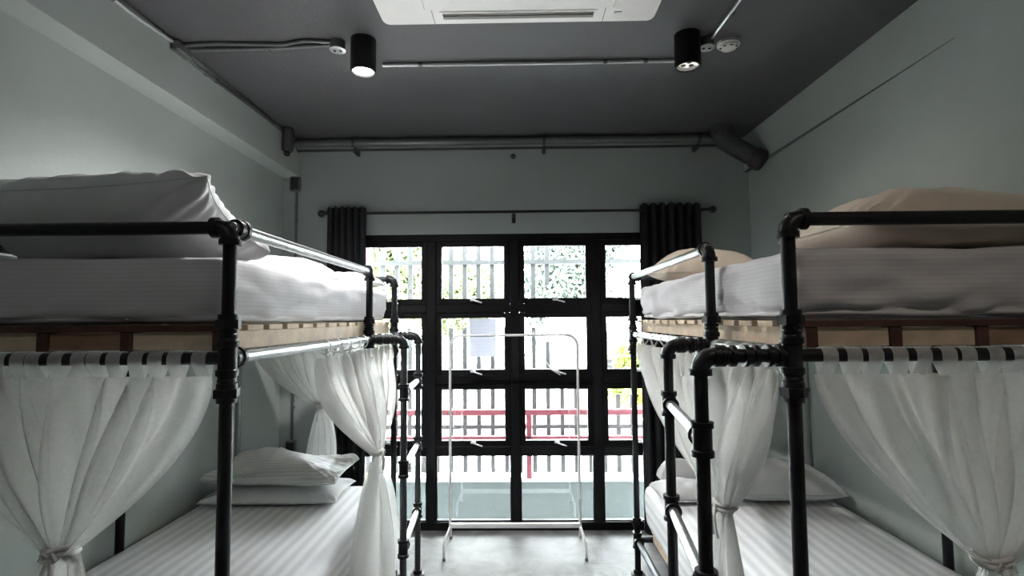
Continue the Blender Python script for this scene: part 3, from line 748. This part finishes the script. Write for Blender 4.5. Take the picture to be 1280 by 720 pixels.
def ceiling_bits():
    s = empty('smoke_detector', (1.135, 2.74, ZC), 'round white smoke detector on the ceiling', 'smoke detector')
    x, y = 1.135, 2.735
    part('base', MB().lathe((x, y, ZC), (0, 0, -1), [(0, .058), (.016, .06), (.02, .056)], 28), 'white_plastic', s, 40)
    part('sensor_dome', MB().lathe((x, y, ZC - .02), (0, 0, -1), [(0, .05), (.010, .048), (.018, .036), (.021, .002)], 28), 'white_plastic', s, 40)
    for k in range(8):
        a = 2 * PI * k / 8; cx, cy = x + .038 * math.cos(a), y + .038 * math.sin(a)
        part('sensor_slot', MB().box(cx - .009, cx + .009, cy - .005, cy + .005, ZC - .0365, ZC - .030), 'black', s)
    for i, (jx, jy, lab) in enumerate(((-.955, 2.665, 'round metal junction box beside the brightly lit spotlight'), (1.005, 2.70, 'round metal junction box between spotlight and smoke detector'))):
        j = empty('junction_box', (jx, jy, ZC), lab, 'junction box', 'ceiling junction boxes')
        part('box', MB().lathe((jx, jy, ZC), (0, 0, -1), [(0, .04), (.045, .04), (.045, .036)], 20), 'conduit_grey', j, 40)
        part('cover', MB().lathe((jx, jy, ZC - .045), (0, 0, -1), [(0, .042), (.004, .042), (.005, .038)], 20), 'conduit_light', j, 40)
        for sx in (-1, 1): part('knockout', MB().cyl((jx + sx * .016, jy, ZC - .0535), (jx + sx * .016, jy, ZC - .049), .007, 10), 'black', j)
    def run(name, pts, r, mat, label, clips=(), group='metal conduits'):
        p0 = pts[0]; e = empty(name, p0, label, 'conduit', group)
        part('tube', MB().tube(pts, r, 10), mat, e, 60)
        for c, ax in clips:
            m = MB(); m.cyl(Vector(c) - Vector(ax) * .011, Vector(c) + Vector(ax) * .011, r * 1.35, 12); part('clip', m, 'conduit_grey', e, 60)
        return e
    yc = 2.905; zc = ZC - .012
    run('conduit', [(-.78, yc, zc), (.92, yc, zc)], .011, 'conduit_light', 'straight metal conduit between the two visible spotlights', [((x, yc, zc), (1, 0, 0)) for x in (-.56, .50, .73)])
    run('conduit', [(-1.80, 2.70, ZC - .014), (-1.30, 2.70, ZC - .012), (-1.0, 2.675, ZC - .012)], .011, 'conduit_grey', 'twin conduit from the wall beam to the round junction box, window side', [((-1.35, 2.70, ZC - .012), (1, 0, 0))])
    run('conduit', [(-1.80, 2.655, ZC - .014), (-1.60, 2.645, ZC - .012), (-1.25, 2.665, ZC - .012), (-1.12, 2.63, ZC - .012), (-.99, 2.645, ZC - .012)], .010, 'conduit_grey', 'twin conduit from the wall beam to the round junction box, door side')
    run('conduit', [(1.02, 2.67, ZC - .012), (1.03, 2.4, ZC - .012), (1.05, 1.6, ZC - .012), (1.05, .5, ZC - .012)], .010, 'conduit_light', 'pale conduit running from the smoke detector along the ceiling', [((1.035, 2.45, ZC - .012), (0, 1, 0))])
    # along the beam edge
    bx = -1.802
    run('conduit', [(bx, -.5, 3.13), (bx, 1.4, 3.13), (bx, 2.1, 3.12), (bx, 2.3, 3.115), (bx, 2.62, 3.138)], .011, 'conduit_light', 'pale conduit along the top of the wall beam', [((bx, 2.2, 3.118), (0, 1, 0)), ((bx, 1.6, 3.128), (0, 1, 0))])
    run('conduit', [(bx, 2.66, 3.135), (bx, 2.80, 3.105), (bx, 2.98, 3.11), (bx, 3.4, 3.125), (bx, 4.02, 3.13)], .011, 'conduit_grey', 'grey conduit along the beam to the window corner', [((bx, 3.0, 3.112), (0, 1, 0)), ((bx, 2.9, 3.108), (0, 1, 0))])
    thing('junction_box', MB().box(-1.812, -1.765, 2.60, 2.72, 3.09, 3.15, .01), 'conduit_grey', (-1.79, 2.66, 3.12), 'small grey box where conduits meet on the wall beam', 'junction box', 'ceiling junction boxes')
    # big ceiling pipe at the window wall
    yp = 4.10; e = empty('ceiling_pipe', (0, yp, 3.11), 'long grey pipe under the ceiling above the window', 'pipe')
    part('tube', MB().cyl((-1.81, yp, 3.105), (1.62, yp, 3.105), .031, 16), 'conduit_grey', e, 60)
    part('thin_tube', MB().cyl((-1.81, yp + .05, 3.062), (1.62, yp + .05, 3.062), .010, 10), 'duct', e, 60)
    for x in (-1.33, .205, 1.44):
        m = MB().lathe((x - .012, yp, 3.105), (1, 0, 0), [(0, .0), (0, .035), (.024, .035), (.024, 0)], 16, False); m.box(x - .012, x + .012, yp - .012, yp + .012, 3.135, ZC); m.box(x - .014, x + .014, yp + .03, yp + .133, 3.035, 3.075, .004)
        part('clamp', m, 'duct', e, 60)
    thing('wall_plug', MB().lathe((-.045, YB, 3.02), (0, -1, 0), [(0, .022), (.012, .02), (.02, .008), (.021, .001)], 14), 'duct', (-.045, YB, 3.02), 'small round plug on the wall below the ceiling pipe', 'wall plug', None, 60)
    # duct elbow in the corner
    d = empty('drain_duct', (1.60, 4.02, ZC), 'fat dark duct bending diagonally from ceiling to wall', 'duct')
    part('tube', MB().tube([(1.585, 4.0, ZC), (1.585, 4.0, 3.10), (1.60, 3.985, 3.04), (1.66, 3.95, 2.985), (1.755, 3.90, 2.90), (1.82, 3.865, 2.845)], .070, 20), 'duct', d, 60)
    part('collar', MB().lathe((1.585, 4.0, ZC), (0, 0, -1), [(0, .085), (.055, .085), (.06, .070)], 22), 'duct', d, 40)
    v = (Vector((1.82, 3.865, 2.845)) - Vector((1.755, 3.90, 2.90))).normalized()
    part('end_collar', MB().lathe((1.775, 3.889, 2.883), v, [(0, .070), (.005, .080), (.065, .080), (.085, .066), (.088, .01)], 22), 'duct', d, 40)
    # corner sensor on the beam
    s = empty('corner_sensor', (-1.78, 3.93, 3.05), 'dark cylindrical fixture hanging at the beam end near the ceiling', 'sensor')
    part('body', MB().lathe((-1.765, 3.88, ZC - .005), (0, 0, -1), [(0, .034), (.012, .04), (.17, .04), (.185, .032)], 20), 'duct', s, 40)
    part('nozzle', MB().lathe((-1.765, 3.872, ZC - .19), (0, -.3, -1), [(0, .02), (.025, .024), (.032, .016)], 14), 'black', s, 40)
    # wall conduit with switch boxes
    e = run('wall_conduit', [(-1.82, 4.10, 3.10), (-1.822, 4.19, 3.06), (-1.84, YB - .012, 2.98), (-1.84, YB - .012, 2.0), (-1.845, YB - .012, .70)], .011, 'conduit_grey', 'grey conduit running down the window wall corner', [((-1.84, YB - .012, z), (0, 0, 1)) for z in (2.62, 2.50, 1.25, .98)])
    for z, lab in ((2.80, 'grey metal box on the wall conduit near the ceiling'), (.66, 'grey metal socket box at the foot of the wall conduit')):
        q = empty('conduit_box', (-1.84, YB, z), lab, 'socket box', 'conduit boxes')
        part('box', MB().box(-1.885, -1.795, YB - .052, YB - .024, z - .065, z + .065, .012), 'conduit_grey', q)
        part('cover', MB().box(-1.872, -1.808, YB - .058, YB - .052, z - .05, z + .05, .003), 'galv_dark', q)
    e = run('wall_pipe', [(XR - .02, 3.47, 0), (XR - .02, 3.47, 1.5)], .020, 'wall', 'wall coloured vertical pipe beside the lower bunk', [((XR - .02, 3.47, 1.2), (0, 0, 1))])
    e['category'] = 'pipe'
    del e['group']
ceiling_bits()
